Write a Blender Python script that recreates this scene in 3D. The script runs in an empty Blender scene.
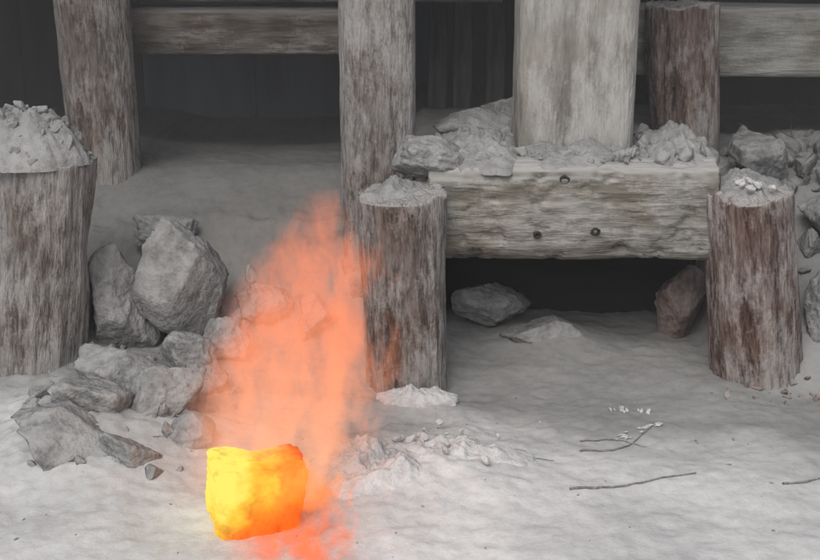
import bpy, math, random, bmesh
from mathutils import Vector, noise, Matrix, Euler, Quaternion
scene=bpy.context.scene
R=math.radians
# ---------------------------------------------------------------- materials
def mat(name):
    m=bpy.data.materials.new(name); m.use_nodes=True
    nt=m.node_tree; b=nt.nodes['Principled BSDF']; b.inputs['Roughness'].default_value=1.0
    b.inputs['Specular IOR Level'].default_value=0.0
    return m,nt,b
def N(nt,t,**k):
    n=nt.nodes.new(t)
    for a,v in k.items(): setattr(n,a,v)
    return n
def noise_tex(nt,scale,detail=6,rough=.6,stretch=None,coord='Object',dist=0):
    tc=N(nt,'ShaderNodeTexCoord'); mp=N(nt,'ShaderNodeMapping')
    if stretch: mp.inputs['Scale'].default_value=stretch
    nt.links.new(tc.outputs[coord],mp.inputs['Vector'])
    n=N(nt,'ShaderNodeTexNoise'); n.inputs['Scale'].default_value=scale
    n.inputs['Detail'].default_value=min(4,detail); n.inputs['Roughness'].default_value=rough
    n.inputs['Distortion'].default_value=dist
    nt.links.new(mp.outputs[0],n.inputs['Vector']); return n
def ramp(nt,src,stops):
    r=N(nt,'ShaderNodeValToRGB'); e=r.color_ramp.elements
    while len(e)<len(stops): e.new(.5)
    for el,(p,c) in zip(e,stops):
        el.position=p; el.color=(*(c if isinstance(c,tuple) else (c,c,c)),1)
    nt.links.new(src,r.inputs[0]); return r
def mix(nt,f,a,b,mode='MIX'):
    m=N(nt,'ShaderNodeMix',data_type='RGBA',blend_type=mode)
    for s,i in ((f,0),(a,6),(b,7)):
        if hasattr(s,'is_linked'): nt.links.new(s,m.inputs[i])
        else: m.inputs[i].default_value=s if i==0 else (*s,1)
    return m.outputs[2]
def math_n(nt,op,a,b=None,clamp=False):
    m=N(nt,'ShaderNodeMath',operation=op,use_clamp=clamp)
    for s,i in ((a,0),(b,1)):
        if s is None: continue
        if hasattr(s,'is_linked'): nt.links.new(s,m.inputs[i])
        else: m.inputs[i].default_value=s
    return m.outputs[0]
def bump(nt,b,hs):
    prev=None
    for h,st,d in hs:
        n=N(nt,'ShaderNodeBump'); n.inputs['Strength'].default_value=st; n.inputs['Distance'].default_value=d
        nt.links.new(h,n.inputs['Height'])
        if prev: nt.links.new(prev,n.inputs['Normal'])
        prev=n.outputs[0]
    nt.links.new(prev,b.inputs['Normal'])
def up_mask(nt,lo,hi):
    g=N(nt,'ShaderNodeNewGeometry'); s=N(nt,'ShaderNodeSeparateXYZ')
    nt.links.new(g.outputs['Normal'],s.inputs[0])
    mr=N(nt,'ShaderNodeMapRange'); mr.inputs[1].default_value=lo; mr.inputs[2].default_value=hi
    nt.links.new(s.outputs[2],mr.inputs[0]); return mr.outputs[0]

def mk_ash(name,lo,hi,bs=.6):
    m,nt,b=mat(name)
    n1=noise_tex(nt,3,4,.65); n2=noise_tex(nt,38,4,.7)
    r1=ramp(nt,n1.outputs[0],[(.3,lo),(.7,hi)])
    r2=ramp(nt,n2.outputs[0],[(.3,.66),(.55,1.0)])
    c=mix(nt,.8*bs/.6 if bs<.6 else .8,r1.outputs[0],r2.outputs[0],'MULTIPLY')
    at=N(nt,'ShaderNodeAttribute',attribute_name='tone')
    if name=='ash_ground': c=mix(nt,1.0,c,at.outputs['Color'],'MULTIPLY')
    nt.links.new(c,b.inputs['Base Color'])
    bump(nt,b,[(n2.outputs[0],bs,.012)])
    return m
M_ground=mk_ash('ash_ground',(.40,.40,.397),(.52,.519,.514),.32)
M_ash=mk_ash('ash_dust',(.20,.20,.197),(.34,.337,.33),.8)
M_fresh=mk_ash('fresh_ash',(.44,.437,.432),(.58,.573,.565),.7)

def mk_rock(name,lo,hi,dust=(.31,.308,.303)):
    m,nt,b=mat(name)
    n1=noise_tex(nt,9,4,.7); n2=noise_tex(nt,55,3,.7); n3=noise_tex(nt,14,3,.7)
    r1=ramp(nt,n1.outputs[0],[(.36,lo),(.64,hi)])
    r2=ramp(nt,n2.outputs[0],[(.3,.6),(.6,1.0)])
    c=mix(nt,.8,r1.outputs[0],r2.outputs[0],'MULTIPLY')
    u=up_mask(nt,-.1,.9); k=ramp(nt,n3.outputs[0],[(.38,.15),(.6,.9)])
    f=math_n(nt,'MULTIPLY',u,k.outputs[0])
    c=mix(nt,f,c,dust); nt.links.new(c,b.inputs['Base Color'])
    h=math_n(nt,'ADD',n1.outputs[0],math_n(nt,'MULTIPLY',n2.outputs[0],.3))
    bump(nt,b,[(h,.7,.03)])
    return m
M_rock=mk_rock('dusty_rock',(.18,.18,.179),(.32,.32,.314))
M_rock2=mk_rock('dark_rock',(.12,.12,.12),(.25,.247,.242),(.28,.278,.272))
M_rockred=mk_rock('reddish_rock',(.13,.095,.085),(.26,.21,.19),(.31,.295,.28))

def mk_wood(name,cols,dustcol,dustpos,sc=(14,14,1.6),dustsc=5,c2=.5,stain=(.76,.67,.615)):
    m,nt,b=mat(name)
    n1=noise_tex(nt,2.2,4,.7,stretch=sc,dist=.4); n2=noise_tex(nt,9,4,.7,stretch=(sc[0]*.6,sc[1]*.6,sc[2]*1.3))
    n3=noise_tex(nt,dustsc,4,.75,stretch=(1,1,.5)); n4=noise_tex(nt,110,2,.7)
    n5=noise_tex(nt,2.6,3,.65,stretch=(1.5,1.5,1.8))
    r1=ramp(nt,n1.outputs[0],[(.34,cols[0]),(.5,cols[1]),(.66,cols[2])])
    r2=ramp(nt,n2.outputs[0],[(.35,c2),(.6,1.0)])
    c=mix(nt,.8,r1.outputs[0],r2.outputs[0],'MULTIPLY')
    r5=ramp(nt,n5.outputs[0],[(.42,stain),(.56,1.0)]); c=mix(nt,1.,c,r5.outputs[0],'MULTIPLY')
    a=math_n(nt,'MULTIPLY',n4.outputs[0],.25); a=math_n(nt,'ADD',n3.outputs[0],a)
    a2=math_n(nt,'MULTIPLY',n2.outputs[0],.45); a=math_n(nt,'ADD',a,a2)
    d=ramp(nt,a,[(dustpos-.04,0.),(min(1,dustpos+.16),1.)])
    dm=math_n(nt,'MULTIPLY',d.outputs[0],.8)
    u=up_mask(nt,.3,.8); f=math_n(nt,'MAXIMUM',dm,u)
    c=mix(nt,f,c,dustcol); nt.links.new(c,b.inputs['Base Color'])
    h=math_n(nt,'ADD',n1.outputs[0],math_n(nt,'MULTIPLY',n2.outputs[0],.5))
    bump(nt,b,[(h,.8,.028)])
    return m
M_bark=mk_wood('weathered_log',[(.10,.084,.077),(.20,.176,.165),(.31,.285,.27)],(.34,.33,.32),.81)
M_barkred=mk_wood('reddish_log',[(.09,.064,.057),(.21,.160,.146),(.33,.287,.268)],(.36,.343,.332),.82)
M_barkgrey=mk_wood('grey_log',[(.14,.128,.121),(.225,.211,.20),(.31,.297,.284)],(.34,.333,.325),.77)
M_timber=mk_wood('grey_timber',[(.23,.223,.205),(.32,.312,.29),(.375,.367,.345)],(.39,.386,.37),.84,sc=(5,5,.6),dustsc=4,c2=.65,stain=(.82,.80,.76))
M_timberb=mk_wood('beige_timber',[(.16,.153,.137),(.245,.236,.214),(.30,.291,.267)],(.34,.334,.318),.86,sc=(5,5,.6),dustsc=6,c2=.5,stain=(.74,.71,.65))
M_timberd=mk_wood('brown_timber',[(.10,.09,.078),(.18,.166,.148),(.25,.235,.213)],(.27,.262,.248),.90,sc=(7,7,.8))
def mk_plain(name,col,col2=None,sc=8):
    m,nt,b=mat(name); n=noise_tex(nt,sc,3,.7,stretch=(3,3,.4))
    r=ramp(nt,n.outputs[0],[(.35,col),(.65,col2 or col)]); nt.links.new(r.outputs[0],b.inputs['Base Color'])
    return m
M_dark=mk_plain('dim_shade_planks',(.040,.048,.057),(.068,.078,.09),3)  # bluish wall colour carries the dimness of the left opening
M_black=mk_plain('deep_shade_planks',(.018,.018,.018),(.036,.034,.033),3)  # near-black colour puts the dark of the openings into the boards
M_stud=mk_plain('dark_stud',(.03,.026,.023),(.09,.08,.07))  # dark brown tone for the uprights
M_iron=mk_plain('dark_iron',(.03,.028,.026),(.06,.055,.05))
M_stick=mk_plain('charred_twig',(.14,.13,.12),(.28,.26,.25),30)

# ---------------------------------------------------------------- mesh helpers
def fb(p,o=4,g=.5):
    s=0;a=1;q=Vector(p)
    for i in range(o): s+=a*noise.noise(q); q=q*2.03+Vector((7.1,3.3,1.7)); a*=g
    return s
def obj(name,verts,faces,m,smooth=True,parent=None):
    me=bpy.data.meshes.new(name); me.from_pydata(verts,[],faces); me.update()
    if smooth: me.polygons.foreach_set('use_smooth',[True]*len(me.polygons))
    if m: me.materials.append(m)
    o=bpy.data.objects.new(name,me); bpy.context.collection.objects.link(o)
    if parent: o.parent=parent; o.matrix_parent_inverse=parent.matrix_world.inverted()
    return o
def loft(name,p0,p1,h0,h1,m,exp=2.,seed=0,rough=.05,Nn=110,step=.012,capr=.02,parent=None,chips=0,groove=.5):
    """tapering log / squared timber between p0 and p1. h0,h1=(half x, half y)"""
    p0=Vector(p0);p1=Vector(p1);L=(p1-p0).length;Mn=max(8,int(L/step))
    V=[];F=[];off=Vector((seed*5.3,seed*2.1,seed*9.7))
    def ring(z,sc,capn=0,sign=0):
        t=z/L;hx=h0[0]+(h1[0]-h0[0])*t;hy=h0[1]+(h1[1]-h0[1])*t
        for i in range(Nn):
            a=2*math.pi*i/Nn;c=math.cos(a);s=math.sin(a)
            r=1/((abs(c/hx)**exp+abs(s/hy)**exp)**(1/exp))
            d=fb(Vector((c*2.2,s*2.2,z*3.0))+off,5,.6)*.7+fb(Vector((c*9,s*9,z*1.2))+off,3,.6)*groove
            d+= .9*fb(Vector((c*1.2,s*1.2,z*3.))+off*1.3,2)
            if chips:
                e=fb(Vector((c*r*14,s*r*14,z*14))+off,4,.6)
                d-=chips*max(0,e-.25)*(r/min(hx,hy)-.4)
            r=r*(1+rough*d)
            x=c*r*sc;y=s*r*sc;zz=z
            if capn: zz=z+sign*(capr*fb(Vector((x*16,y*16,3))+off,4,.6)+ .006*(1-sc))
            V.append((x,y,zz))
    scs=[.0,.25,.5,.7,.85,.94,.985]
    for s in scs: ring(0,s,1,-1)
    for k in range(Mn+1): ring(L*k/Mn,1)
    for s in reversed(scs): ring(L,s,1,1)
    nr=len(V)//Nn
    for k in range(nr-1):
        for i in range(Nn):
            j=(i+1)%Nn; F.append((k*Nn+i,k*Nn+j,(k+1)*Nn+j,(k+1)*Nn+i))
    o=obj(name,V,F,m)
    q=(p1-p0).to_track_quat('Z','Y'); o.rotation_mode='QUATERNION'
    if abs((p1-p0).normalized().z)>.7:
        q=Vector((0,0,1)).rotation_difference((p1-p0).normalized())
    o.rotation_quaternion=q; o.location=p0
    bpy.context.view_layer.update()
    if parent: o.parent=parent; o.matrix_parent_inverse=parent.matrix_world.inverted()
    return o
_ico={}
def ico(sub):
    if sub not in _ico:
        bm=bmesh.new(); bmesh.ops.create_icosphere(bm,subdivisions=sub,radius=1)
        _ico[sub]=([v.co.normalized() for v in bm.verts],[tuple(v.index for v in f.verts) for f in bm.faces]); bm.free()
    return _ico[sub]
def rock_geo(c,s,rot,seed,sub=5,rgh=.035,planes=15):
    rnd=random.Random(seed); P=[]
    for i in range(planes):
        n=Vector((rnd.gauss(0,1),rnd.gauss(0,1),rnd.gauss(0,1))).normalized(); P.append((n,rnd.uniform(.6,.9)))
    dirs,faces=ico(sub); E=Euler(rot).to_matrix(); V=[];off=Vector((seed*1.7,seed*3.1,0))
    for d in dirs:
        dd=d+.06*Vector((noise.noise(d*4+off),noise.noise(d*4+off*2),noise.noise(d*4-off)))
        r=1.25
        for n,h in P:
            k=dd.dot(n)
            if k>.05: r=min(r,h/k)
        r*=1+rgh*fb(d*3+off,4,.6)+.035*fb(d*9+off,3,.6)
        v=E@Vector((d.x*r*s[0],d.y*r*s[1],d.z*r*s[2])); V.append((v.x+c[0],v.y+c[1],v.z+c[2]))
    return V,faces
def rock(name,c,s,rot=(0,0,0),seed=1,m=None,sub=5,**k):
    V,F=rock_geo((0,0,0),s,rot,seed,sub,**k); o=obj(name,V,F,m or M_rock); o.location=c; return o
def chunk_geo(c,s,rot,seed):
    rnd=random.Random(seed); bm=bmesh.new()
    for i in range(13):
        v=Vector((rnd.gauss(0,1),rnd.gauss(0,1),rnd.gauss(0,1))).normalized()*rnd.uniform(.8,1.15); bm.verts.new(v)
    r=bmesh.ops.convex_hull(bm,input=bm.verts)
    bmesh.ops.delete(bm,geom=[v for v in bm.verts if not v.link_faces],context='VERTS')
    bmesh.ops.bevel(bm,geom=list(bm.edges),offset=.09,segments=1,affect='EDGES')
    bmesh.ops.triangulate(bm,faces=bm.faces)
    bm.verts.index_update(); E=Euler(rot).to_matrix()
    V=[tuple(E@Vector((v.co.x*s[0],v.co.y*s[1],v.co.z*s[2]))+Vector(c)) for v in bm.verts]
    F=[tuple(v.index for v in f.verts) for f in bm.faces]; bm.free(); return V,F
def pile(name,items,m,parent=None):
    V=[];F=[]
    for (c,s,r,sd) in items:
        v,f=chunk_geo(c,s,r,sd); b=len(V); V+=v; F+=[tuple(i+b for i in q) for q in f]
    return obj(name,V,F,m,smooth=False,parent=parent)
def lerp(tab,x):
    if x<=tab[0][0]: return tab[0][1]
    for (a,u),(b,v) in zip(tab,tab[1:]):
        if x<=b:
            t=(x-a)/(b-a); t=t*t*(3-2*t)*.5+t*.5; return u+(v-u)*t
    return tab[-1][1]
def ss(a,b,x):
    t=min(1,max(0,(x-a)/(b-a))); return t*t*(3-2*t)
# ---------------------------------------------------------------- terrain
LB=[(3.35,0),(3.7,.05),(3.85,.14),(4.05,.27),(4.09,.31),(4.4,.42),(4.8,.40),(5.6,.36),(9,.4)]
MB=[(3.35,0),(3.9,.015),(4.18,.02),(4.28,.42),(4.45,.55),(5.5,.5),(9,.4)]
RB=[(3.5,0),(3.7,.1),(3.9,.28),(4.2,.43),(4.6,.47),(5.6,.42),(9,.4)]
FL=[(3.1,0),(3.5,.04),(3.8,.15),(4.1,.3),(4.4,.43),(5.6,.4),(9,.4)]
def gz(x,y,detail=True):
    a=ss(-.95,-.8,x); b=ss(-.10,.06,x); c=ss(.86,1.02,x)
    z=lerp(FL,y)*(1-a)+lerp(LB,y)*a
    z=z*(1-b)+lerp(MB,y)*b; z=z*(1-c)+lerp(RB,y)*c
    if abs(x)>2.5: z*= max(0,1-.15*(abs(x)-2.5))
    z+= .08*math.exp(-((x+.78)/.26)**2-((y-3.3)/.28)**2)
    z+= .05*math.exp(-((x+.85)/.2)**2-((y-3.0)/.14)**2)
    z+= .05*math.exp(-((x+.02)/.24)**2-((y-2.98)/.2)**2)
    z+= .10*math.exp(-((x+.14)/.14)**2-((y-3.88)/.16)**2)
    z+= .05*math.exp(-((x-.42)/.15)**2-((y-3.88)/.1)**2)
    z+= .035*math.exp(-((x-.0)/.16)**2-((y-3.38)/.07)**2)
    z-= .02*math.exp(-((x-.45)/.35)**2-((y-3.5)/.14)**2)
    if detail:
        m=1+2.6*math.exp(-((x+.8)/.3)**2-((y-3.3)/.4)**2)+1.2*ss(.9,1.1,x)*ss(3.5,3.8,y)+1.0*ss(3.6,3.8,y)*(1-ss(.0,.1,x))*(1-ss(4.1,4.3,y))
        m+=1.8*math.exp(-((x+.02)/.25)**2-((y-3.05)/.3)**2)
        m+=1.5*math.exp(-((x+.35)/.25)**2-((y-3.8)/.2)**2)
        z+= .010*m*fb((x*4,y*4,0),5,.55)+.02*fb((x*1.3,y*1.3,5),2)
        z+= .0035*m*fb((x*22,y*22,9),3,.6)
        z+= .0025*math.sin(y*22+x*6+3*noise.noise(Vector((x*2,y*2,1))))*ss(3.4,3.1,y) if y<3.4 else 0
    return z
def axis(lo,hi,st,far):
    a=[];v=lo
    while v<hi: a.append(v); v+=st
    a.append(hi); s=st;l=lo;left=[]
    while l>-far: s*=1.25; l-=s; left.append(l)
    s=st;h=hi;right=[]
    while h<far: s*=1.25; h+=s; right.append(h)
    return left[::-1]+a+right
xs=axis(-1.5,1.5,.0095,200); ys=axis(2.35,4.7,.0095,200)
V=[];T=[]
for y in ys:
    for x in xs:
        V.append((x,y,gz(x,y)))
        # tone of the deposit plus painted shed shade: pale fresh ash in front, darker trodden mud by the timber
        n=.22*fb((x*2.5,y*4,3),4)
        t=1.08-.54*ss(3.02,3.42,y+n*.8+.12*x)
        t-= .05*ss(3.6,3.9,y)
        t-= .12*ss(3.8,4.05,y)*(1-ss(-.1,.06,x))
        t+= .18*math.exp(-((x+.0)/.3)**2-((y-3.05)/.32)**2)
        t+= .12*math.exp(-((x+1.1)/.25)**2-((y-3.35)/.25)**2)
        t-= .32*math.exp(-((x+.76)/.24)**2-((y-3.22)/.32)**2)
        t*= 1-.5*ss(4.78,4.9,y-.12*(1-ss(.9,1.,x))+.05)*ss(6.2,6.0,y)  # shade of the shed interior darkened into the ground tone
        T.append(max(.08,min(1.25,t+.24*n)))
nx=len(xs);F=[(j*nx+i,j*nx+i+1,(j+1)*nx+i+1,(j+1)*nx+i) for j in range(len(ys)-1) for i in range(nx-1)]
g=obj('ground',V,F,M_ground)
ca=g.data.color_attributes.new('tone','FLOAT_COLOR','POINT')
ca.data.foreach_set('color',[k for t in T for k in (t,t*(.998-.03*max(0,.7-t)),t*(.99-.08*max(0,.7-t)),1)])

# ---------------------------------------------------------------- posts
loft('wooden_post',(1.0,3.64,-.1),(.925,3.64,.53),(.128,.122),(.122,.12),M_barkred,seed=1,rough=.07,capr=.03,groove=.8)
loft('wooden_post',(-.005,3.56,-.1),(-.022,3.57,.545),(.11,.11),(.118,.115),M_bark,seed=2,rough=.06,exp=2.4,groove=.8)
loft('wooden_post',(-1.06,3.6,-.1),(-.985,3.6,.64),(.125,.12),(.128,.125),M_barkgrey,seed=3,rough=.08,groove=.7)
loft('wooden_post',(-1.0,4.4,.3),(-1.02,4.4,1.62),(.115,.11),(.122,.12),M_bark,seed=4,rough=.07)
loft('wooden_post',(-.09,3.93,.2),(-.097,3.93,1.62),(.107,.10),(.108,.10),M_barkgrey,seed=5,rough=.05,exp=3)
loft('wooden_post',(.47,3.93,.6),(.472,3.93,1.62),(.166,.13),(.17,.13),M_timber,exp=7,seed=6,rough=.022,Nn=150,chips=1.)
loft('wooden_post',(.90,4.38,.4),(.865,4.4,.95),(.11,.11),(.115,.11),M_barkred,seed=7,rough=.06,exp=2.3)
# ---------------------------------------------------------------- beams
bm_main=loft('wooden_beam',(.05,3.84,.468),(.845,3.84,.468),(.225,.142),(.225,.142),M_timberb,exp=6,seed=8,rough=.035,Nn=220,step=.008,chips=2.5)
loft('wooden_beam',(-1.0,4.6,.845),(-.1,4.6,.845),(.09,.075),(.09,.075),M_timberd,exp=7,seed=9,rough=.03)
loft('wooden_beam',(-1.05,4.62,1.02),(0.3,4.62,1.02),(.09,.08),(.09,.08),M_timberd,exp=7,seed=10,rough=.03)
loft('wooden_beam',(.74,4.6,.815),(2.3,4.6,.80),(.09,.115),(.09,.115),M_timber,exp=7,seed=11,rough=.02)
def disc_bolt(c,r,par):
    V=[];F=[];n=14
    prof=[(r*1.3,.004),(r*1.25,-.006),(r*.9,-.009),(r*.7,-.004),(0.0001,.001)]
    for rr,yy in prof:
        for i in range(n):
            a=2*math.pi*i/n; w=1+.25*noise.noise(Vector((math.cos(a)*2+c[0]*9,math.sin(a)*2,0))); V.append((c[0]+rr*w*math.cos(a)*1.2,c[1]+yy,c[2]+rr*w*math.sin(a)))
    for k in range(len(prof)-1):
        for i in range(n): F.append((k*n+i,k*n+(i+1)%n,(k+1)*n+(i+1)%n,(k+1)*n+i))
    obj('bolt',V,F,M_iron,parent=par)
for c,rr in [((.35,3.618,.415),.008),((.51,3.618,.425),.009),((.42,3.622,.57),.010)]: disc_bolt(c,rr,bm_main)
# ---------------------------------------------------------------- dark timber shed behind, with added light-blocking roof and sides
shed=bpy.data.objects.new('timber_shed',None); bpy.context.collection.objects.link(shed)
def box(name,x0,x1,y0,y1,z0,z1,m,par):
    V=[(x,y,z) for x in (x0,x1) for y in (y0,y1) for z in (z0,z1)]
    F=[(0,1,3,2),(4,6,7,5),(0,4,5,1),(2,3,7,6),(0,2,6,4),(1,5,7,3)]
    o=obj(name,V,F,m,smooth=False,parent=par)
    mo=o.modifiers.new('b','BEVEL'); mo.width=.003; mo.segments=2; return o
rnd=random.Random(4)
x=-2.6;i=0
while x<2.6:
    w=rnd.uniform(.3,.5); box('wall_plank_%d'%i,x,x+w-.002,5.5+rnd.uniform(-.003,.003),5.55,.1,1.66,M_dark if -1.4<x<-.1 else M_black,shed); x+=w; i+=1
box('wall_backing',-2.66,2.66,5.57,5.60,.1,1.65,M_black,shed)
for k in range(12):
    box('shade_roof_%d'%k,-2.7,2.7,3.75+k*.16,3.90+k*.16,1.66+rnd.uniform(0,.01),1.70,M_black,shed)  # unseen roof, added to keep the openings dark
box('shade_side',-2.72,-2.66,4.3,5.6,.1,1.65,M_black,shed); box('shade_side_2',2.66,2.72,4.3,5.6,.1,1.65,M_black,shed)  # unseen side panels, also added to hold light out
for k,xx in enumerate([.10,.19,.31]):
    loft('stud_%d'%k,(xx,4.95,.4),(xx,4.95,1.66),(.035,.04),(.035,.04),M_stud,exp=6,seed=20+k,rough=.03,Nn=40,parent=shed)
loft('shade_board',(.1,4.14,.2),(.9,4.14,.2),(.025,.24),(.025,.24),M_black,exp=8,seed=33,rough=.03,Nn=60)  # dark board added to give the shade band under the beam
# ---------------------------------------------------------------- rocks
rock('rock',(-.65,3.74,.25),(.13,.10,.20),(.1,-.28,.2),51,planes=11)
rock('rock',(-.84,3.70,.16),(.11,.10,.165),(0,.1,.5),12,planes=11)
rock('rock',(-.53,3.66,.08),(.07,.1,.07),(0,.35,.5),13)
rock('rock',(-.42,3.84,.15),(.10,.08,.06),(.2,.2,.5),71)
rock('rock',(-.27,3.80,.12),(.11,.08,.07),(.2,-.2,1.5),72)
rock('rock',(-.74,3.42,.06),(.17,.11,.10),(.3,.3,.2),14)
rock('rock',(-.64,3.27,.07),(.13,.10,.11),(.3,-.5,.2),35)
rock('rock',(-.78,3.24,.07),(.12,.09,.08),(.3,.5,.7),60)
rock('rock',(-.76,4.0,.31),(.11,.08,.06),(.3,.2,.2),16)
rock('rock',(-.56,3.44,.04),(.08,.06,.05),(.3,.6,.2),37,M_rock2)
rock('rock',(-.60,3.54,.06),(.10,.08,.08),(.3,1.6,.2),39)
rock('rock',(-.82,3.05,.05),(.17,.11,.07),(.3,.4,.2),17)
rock('rock',(-.66,3.0,.025),(.10,.08,.06),(.3,.5,.9),18)
rock('rock',(-.56,3.12,.02),(.08,.07,.06),(.3,.2,.9),58)
rock('rock',(.06,3.70,.615),(.12,.09,.06),(.1,.2,.3),19)
rock('rock',(.18,4.14,.60),(.13,.09,.08),(.1,.2,.3),21)
rock('rock',(.33,4.28,.60),(.11,.09,.09),(.1,.2,.3),41)
rock('rock',(.26,3.99,.09),(.11,.08,.08),(.1,.2,.3),22)
rock('rock',(.42,3.86,.03),(.15,.09,.06),(.1,.1,.3),42)
rock('rock',(.82,3.90,.13),(.09,.07,.12),(.1,.2,.3),23,M_rockred)
rock('rock',(1.22,3.72,.18),(.11,.08,.12),(.1,.2,.3),24)
rock('rock',(1.27,3.95,.38),(.12,.09,.10),(.1,.2,1.3),25)
rock('rock',(1.12,4.2,.50),(.13,.10,.09),(.4,.2,1.3),26,M_rock2)
rock('rock',(1.36,4.2,.52),(.12,.10,.09),(.4,.6,1.3),27,M_rock2)
def scatter(n,x0,x1,y0,y1,s0,s1,seed,dz=.1):
    r=random.Random(seed);L=[]
    for i in range(n):
        x=r.uniform(x0,x1);y=r.uniform(y0,y1);s=s0+(s1-s0)*r.random()**2
        L.append(((x,y,gz(x,y)+s*dz),(s*r.uniform(.8,1.4),s*r.uniform(.7,1.2),s*r.uniform(.5,.9)),(r.random()*3,r.random()*3,r.random()*3),seed*100+i))
    return L
pile('rubble_pile',scatter(190,1.02,1.75,3.75,4.6,.02,.075,1,.3),M_rock2)
pile('rubble_pile',scatter(80,-1.0,-.45,3.15,3.95,.015,.06,2,-.2),M_rock)
pile('rubble_pile',scatter(22,-1.0,-.55,2.9,3.25,.015,.045,4,-.3),M_rock)
pile('rubble_pile',scatter(40,.12,.32,4.16,4.4,.02,.06,5),M_rock)
pile('rubble_pile',scatter(45,.66,1.05,4.16,4.4,.015,.05,6),M_rock)
pile('rubble_pile',scatter(18,-.2,.02,3.8,4.02,.02,.05,9,-.3),M_rock2)
pile('pebbles',scatter(40,.82,1.2,3.44,3.58,.004,.018,7),M_rockred)
pile('pebbles',scatter(130,-1.2,1.2,2.5,3.5,.0015,.006,8),M_rock)
r=random.Random(3);L=[]
for i in range(190):
    x=r.uniform(.08,.84);y=r.uniform(3.66,4.05)
    if .3<x<.64 and 3.78<y<4.1: continue
    s=.006+.026*r.random()**2; L.append(((x,y,.61+s*.3),(s*1.2,s,s*.7),(r.random()*3,r.random()*3,0),900+i))
pile('rubble_pile',L,M_rock)
L=[]
for i in range(110):
    a=r.uniform(0,6.28);q=r.random()**.6; x=-1.03+.17*q*math.cos(a);y=3.6+.13*q*math.sin(a)
    s=.006+.026*r.random()**2; L.append(((x,y,.645+.125*(1-q**2.2)-s*.1),(s*1.2,s,s*.7),(r.random()*3,r.random()*3,0),1500+i))
pile('rubble_pile',L,M_rock)
def mound(name,c,rx,ry,h,seed,m=M_ash,lump=.5,fr=14):
    V=[];F=[];nr=34;na=96
    for k in range(nr+1):
        q=k/nr
        for i in range(na):
            a=2*math.pi*i/na; w=1+.22*fb((math.cos(a)*1.5,math.sin(a)*1.5,seed),4,.6)
            x=math.cos(a)*rx*q*w;y=math.sin(a)*ry*q*w
            z=h*(1-q**2.2)*(1+lump*fb((x*fr+seed,y*fr,seed),5,.55))+h*.10*fb((x*60,y*60,seed),3)*(1-q)-.012*(q>.98)
            V.append((x,y,z))
    for k in range(nr):
        for i in range(na): F.append((k*na+i,(k+1)*na+i,(k+1)*na+(i+1)%na,k*na+(i+1)%na))
    o=obj(name,V,F,m); o.location=c; return o
mound('ash_pile',(-1.03,3.60,.64),.18,.145,.14,1,lump=.3,fr=9)
mound('ash_pile',(.925,3.66,.53),.11,.10,.045,2,lump=.6)
mound('ash_pile',(.2,3.86,.597),.15,.22,.05,3,lump=.7)
mound('ash_pile',(.75,3.86,.597),.12,.22,.055,4,lump=.7)
mound('ash_pile',(.47,3.78,.60),.24,.13,.03,6,lump=.7)
mound('ash_pile',(-.02,3.60,.535),.10,.09,.035,5,lump=.7)
mound('ash_pile',(0.02,3.40,gz(0.02,3.40,False)-.008),.11,.05,.026,7,M_fresh,lump=.8,fr=22)
mound('ash_pile',(-.10,2.93,gz(-.1,2.93,False)-.01),.16,.12,.05,8,M_fresh,lump=.9,fr=12)
mound('ash_pile',(.08,3.02,gz(.08,3.02,False)-.015),.20,.09,.035,9,M_fresh,lump=.9,fr=12)
pile('ash_chunks',[((.925+r.uniform(-.05,.05),3.6+r.uniform(-.05,.04),.565),(.022*r.uniform(.4,1),.012,.014*r.uniform(.5,1)),(r.random()*3,r.random(),0),70+i) for i in range(14)],M_fresh)
L=[]
for i in range(35):
    x=r.gauss(-.02,.13);y=r.gauss(3.0,.09); s=.004+.012*r.random()**2
    L.append(((x,y,gz(x,y)+.015),(s*1.2,s,s*.7),(r.random()*3,r.random()*3,0),1100+i))
pile('ash_chunks',L,M_fresh)
L=[]
for i in range(12):
    x=.585+r.uniform(-.05,.05);y=3.37+r.uniform(-.03,.03); s=.004+.007*r.random()
    L.append(((x,y,gz(x,y)+.003),(s*.7,s*1.6,s*.4),(.3,0,r.uniform(-.4,.4)),1200+i))
for i in range(16):
    t=r.random();x=.52+t*.13+r.uniform(-.02,.02);y=3.17+t*.10+r.uniform(-.01,.01); s=.003+.006*r.random()
    L.append(((x,y,gz(x,y)+.003),(s*1.8,s*.8,s*.5),(0,0,r.uniform(.2,1.)),1300+i))
pile('ash_chunks',L,M_fresh)
# ---------------------------------------------------------------- twigs
def twig(name,pts,r0,m,z=.003):
    V=[];F=[];n=8;P=[]
    for (a,b) in zip(pts,pts[1:]):
        for k in range(14):
            t=k/14; x=a[0]+(b[0]-a[0])*t; y=a[1]+(b[1]-a[1])*t
            P.append(Vector((x,y+.008*noise.noise(Vector((x*22,y*22,1))),gz(x,y)+z)))
    for k,p in enumerate(P):
        rr=r0*(1-.6*k/len(P))*(1+.4*noise.noise(p*60)); d=(P[min(k+1,len(P)-1)]-P[max(k-1,0)]).normalized()
        s=d.cross(Vector((0,0,1))).normalized();u=s.cross(d)
        for i in range(n):
            a=2*math.pi*i/n; V.append(tuple(p+s*rr*math.cos(a)+u*rr*math.sin(a)))
    for k in range(len(P)-1):
        for i in range(n): F.append((k*n+i,k*n+(i+1)%n,(k+1)*n+(i+1)%n,(k+1)*n+i))
    F.append(tuple(range(n))); F.append(tuple(len(V)-n+i for i in range(n)))
    return obj(name,V,F,m)
twig('twig',[(.37,2.86),(.5,2.9),(.70,2.98)],.0032,M_stick)
twig('twig',[(.42,3.08),(.53,3.12),(.63,3.25)],.0027,M_stick)
twig('twig',[(.43,3.16),(.54,3.17),(.6,3.14)],.002,M_stick)
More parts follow.
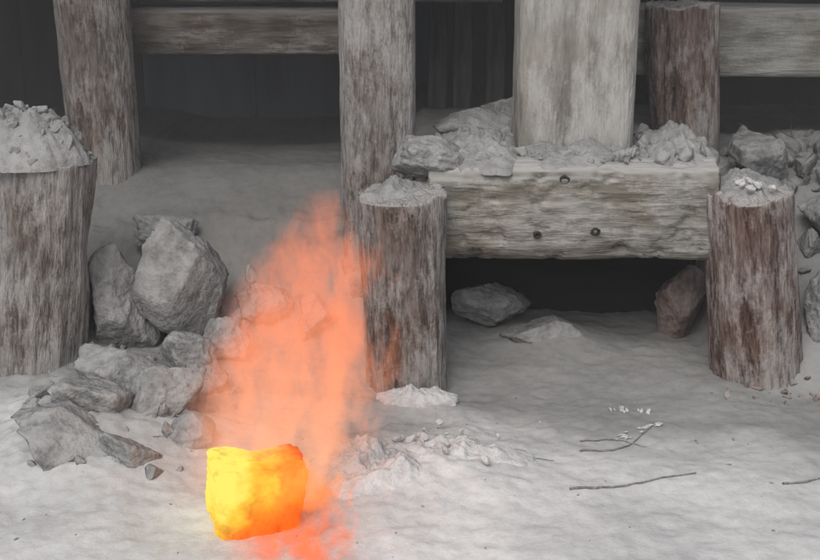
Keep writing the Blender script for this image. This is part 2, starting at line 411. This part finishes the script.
twig('twig',[(.88,2.92),(1.05,2.98)],.0027,M_stick)
twig('twig',[(.15,3.0),(.22,3.03),(.36,3.03)],.002,M_stick)

# ---------------------------------------------------------------- burning block
m,nt,b=mat('glowing_ember')
n=noise_tex(nt,8,4,.6); n2=noise_tex(nt,22,4,.65)
tc=N(nt,'ShaderNodeTexCoord'); sp=N(nt,'ShaderNodeSeparateXYZ'); nt.links.new(tc.outputs['Object'],sp.inputs[0])
zz=math_n(nt,'MULTIPLY',sp.outputs[2],3.4); xx=math_n(nt,'MULTIPLY',sp.outputs[0],-4.2)
nn=math_n(nt,'MULTIPLY',n.outputs[0],1.2)
v=math_n(nt,'ADD',zz,xx); v=math_n(nt,'ADD',v,nn); v=math_n(nt,'SUBTRACT',v,.22)
rr=ramp(nt,v,[(.05,(.65,.05,.006)),(.28,(1,.13,.01)),(.46,(1,.30,.02)),(.62,(1,.56,.04)),(.8,(1,.82,.13))])
cr=ramp(nt,n2.outputs[0],[(.33,.7),(.47,1.0)])
c=mix(nt,1.,rr.outputs[0],cr.outputs[0],'MULTIPLY')
nt.links.new(c,b.inputs['Emission Color']); b.inputs['Emission Strength'].default_value=1.05
b.inputs['Base Color'].default_value=(.06,.03,.02,1)
dirs,faces=ico(6); V=[]
for d in dirs:
    q=.092/max((abs(d.x)**8+abs(d.y)**8+abs(d.z)**8)**(1/8),.01)
    q*=1+.10*fb(d*2.0,3,.5)+.03*fb(d*9,3)
    V.append((d.x*q*(1.08+.12*d.z),d.y*q*.9,d.z*q*.92+.05*d.x*d.x*8*.09))
o=obj('burning_block',V,faces,m); o.location=(-.345,2.74,.065); o.rotation_euler=(.05,.10,.30)
# flame : real volume of hot gas
def flame(name,c,base,top,h,w0,w1,stops,dens,absb,seed,nsc=(9,9,3.4),lo=.42,hi=.62,peak=.35,tilt=-.35):
    m=bpy.data.materials.new(name+'_gas'); m.use_nodes=True; nt=m.node_tree; nt.nodes.clear()
    m.cycles.volume_sampling='DISTANCE'; m.cycles.volume_step_rate=3.0
    out=N(nt,'ShaderNodeOutputMaterial'); em=N(nt,'ShaderNodeEmission')
    tc=N(nt,'ShaderNodeTexCoord')
    sp=N(nt,'ShaderNodeSeparateXYZ'); nt.links.new(tc.outputs['Object'],sp.inputs[0])
    mp=N(nt,'ShaderNodeMapping'); mp.inputs['Scale'].default_value=nsc; mp.inputs['Location'].default_value=(seed,seed,0); mp.inputs['Rotation'].default_value=(0,tilt,0)
    nt.links.new(tc.outputs['Object'],mp.inputs['Vector'])
    n2=N(nt,'ShaderNodeTexNoise'); n2.inputs['Scale'].default_value=1.6; n2.inputs['Detail'].default_value=3; n2.inputs['Roughness'].default_value=.7; n2.inputs['Distortion'].default_value=.6; nt.links.new(mp.outputs[0],n2.inputs['Vector'])
    t=math_n(nt,'DIVIDE',sp.outputs[2],h,True)
    xc=math_n(nt,'MULTIPLY',t,top-base); xc=math_n(nt,'ADD',xc,base)
    wb=math_n(nt,'SUBTRACT',n2.outputs[0],.5); wb=math_n(nt,'MULTIPLY',wb,.4); xc=math_n(nt,'ADD',xc,wb)
    wr=ramp(nt,t,[(0,w0),(peak,w1),(.75,w1*.62),(1,.02)])
    dx=math_n(nt,'SUBTRACT',sp.outputs[0],xc); dx=math_n(nt,'DIVIDE',dx,wr.outputs[0]); dx=math_n(nt,'MULTIPLY',dx,dx)
    dy=math_n(nt,'DIVIDE',sp.outputs[1],wr.outputs[0]); dy=math_n(nt,'MULTIPLY',dy,dy)
    d=math_n(nt,'ADD',dx,dy); fall=math_n(nt,'SUBTRACT',1.0,d,True)
    mr=N(nt,'ShaderNodeMapRange'); mr.inputs[1].default_value=lo; mr.inputs[2].default_value=hi; nt.links.new(n2.outputs[0],mr.inputs[0])
    den=math_n(nt,'MULTIPLY',fall,mr.outputs[0])
    cr=ramp(nt,t,stops)
    st=math_n(nt,'MULTIPLY',den,dens)
    nt.links.new(cr.outputs[0],em.inputs['Color']); nt.links.new(st,em.inputs['Strength'])
    ab=N(nt,'ShaderNodeVolumeAbsorption'); ab.inputs['Color'].default_value=(0,0,0,1)
    nt.links.new(math_n(nt,'MULTIPLY',den,absb),ab.inputs['Density'])
    ad=N(nt,'ShaderNodeAddShader'); nt.links.new(em.outputs[0],ad.inputs[0]); nt.links.new(ab.outputs[0],ad.inputs[1])
    nt.links.new(ad.outputs[0],out.inputs['Volume'])
    V=[];F=[];n=20;K=10
    for k in range(K+1):
        z=-.02+(h+.02)*k/K; tt=k/K; cx=base+(top-base)*tt; w=max(w0,w1)*(1.1 if tt<.5 else 1.1-.8*(tt-.5))+.05
        for i in range(n):
            a=2*math.pi*i/n; V.append((cx+w*math.cos(a),w*.75*math.sin(a),z))
    for k in range(K):
        for i in range(n): F.append((k*n+i,k*n+(i+1)%n,(k+1)*n+(i+1)%n,(k+1)*n+i))
    F.append(tuple(reversed(range(n)))); F.append(tuple(K*n+i for i in range(n)))
    o=obj(name,V,F,m); o.location=c; return o
flame('flame',(-.31,2.92,.02),-.03,.11,.70,.20,.23,[(0,(1,.50,.30)),(.22,(1,.38,.20)),(.55,(1,.29,.14)),(1,(.75,.24,.14))],17,14,1.3,nsc=(9,9,4),lo=.42,hi=.60)
flame('flame',(-.25,2.61,-.02),-.03,.0,.24,.13,.13,[(0,(1,.11,.01)),(.5,(1,.20,.02)),(1,(1,.34,.08))],30,20,4.3,nsc=(12,12,6),lo=.45,hi=.62,tilt=.5)
# thin standing smoke around the timber structure
sm=bpy.data.materials.new('thin_smoke'); sm.use_nodes=True; nt=sm.node_tree; nt.nodes.clear()
out=N(nt,'ShaderNodeOutputMaterial'); vs=N(nt,'ShaderNodeVolumeScatter'); vs.inputs['Color'].default_value=(.93,.96,1,1); vs.inputs['Density'].default_value=.06
nt.links.new(vs.outputs[0],out.inputs['Volume'])
Vv=[(x,y,z) for x in (-2.6,2.6) for y in (3.25,5.45) for z in (-.3,1.64)]
obj('smoke',Vv,[(0,1,3,2),(4,6,7,5),(0,4,5,1),(2,3,7,6),(0,2,6,4),(1,5,7,3)],sm,smooth=False)

# ---------------------------------------------------------------- light, sky, camera
w=bpy.data.worlds.new("World"); scene.world=w; w.use_nodes=True
nt=w.node_tree; bg=nt.nodes['Background']; sky=nt.nodes.new('ShaderNodeTexSky'); sky.sky_type='NISHITA'; sky.sun_disc=False
el,az=50,200
sky.sun_elevation=R(el); sky.sun_rotation=R(az); sky.dust_density=4; sky.air_density=1
hsv=nt.nodes.new('ShaderNodeHueSaturation'); hsv.inputs['Saturation'].default_value=.35
nt.links.new(sky.outputs[0],hsv.inputs['Color']); nt.links.new(hsv.outputs[0],bg.inputs['Color']); bg.inputs['Strength'].default_value=.15
w.cycles.sampling_method='MANUAL'; w.cycles.sample_map_resolution=256
sl=bpy.data.lights.new('sun','SUN'); sl.energy=1.05; sl.angle=R(35); sl.color=(1,.98,.96)
so=bpy.data.objects.new('sun',sl); bpy.context.collection.objects.link(so)
d=Vector((math.sin(R(az))*math.cos(R(el)),math.cos(R(az))*math.cos(R(el)),math.sin(R(el))))
so.rotation_mode='QUATERNION'; so.rotation_quaternion=d.to_track_quat('Z','Y'); so.location=d*10
c=bpy.data.cameras.new("Camera"); c.lens=60; c.sensor_width=36; c.clip_end=1000
o=bpy.data.objects.new("Camera",c); bpy.context.collection.objects.link(o); scene.camera=o
o.location=(0,0,1.46); o.rotation_euler=(R(72),0,0)
scene.view_settings.view_transform='Standard'; scene.view_settings.look='None'; scene.view_settings.exposure=0
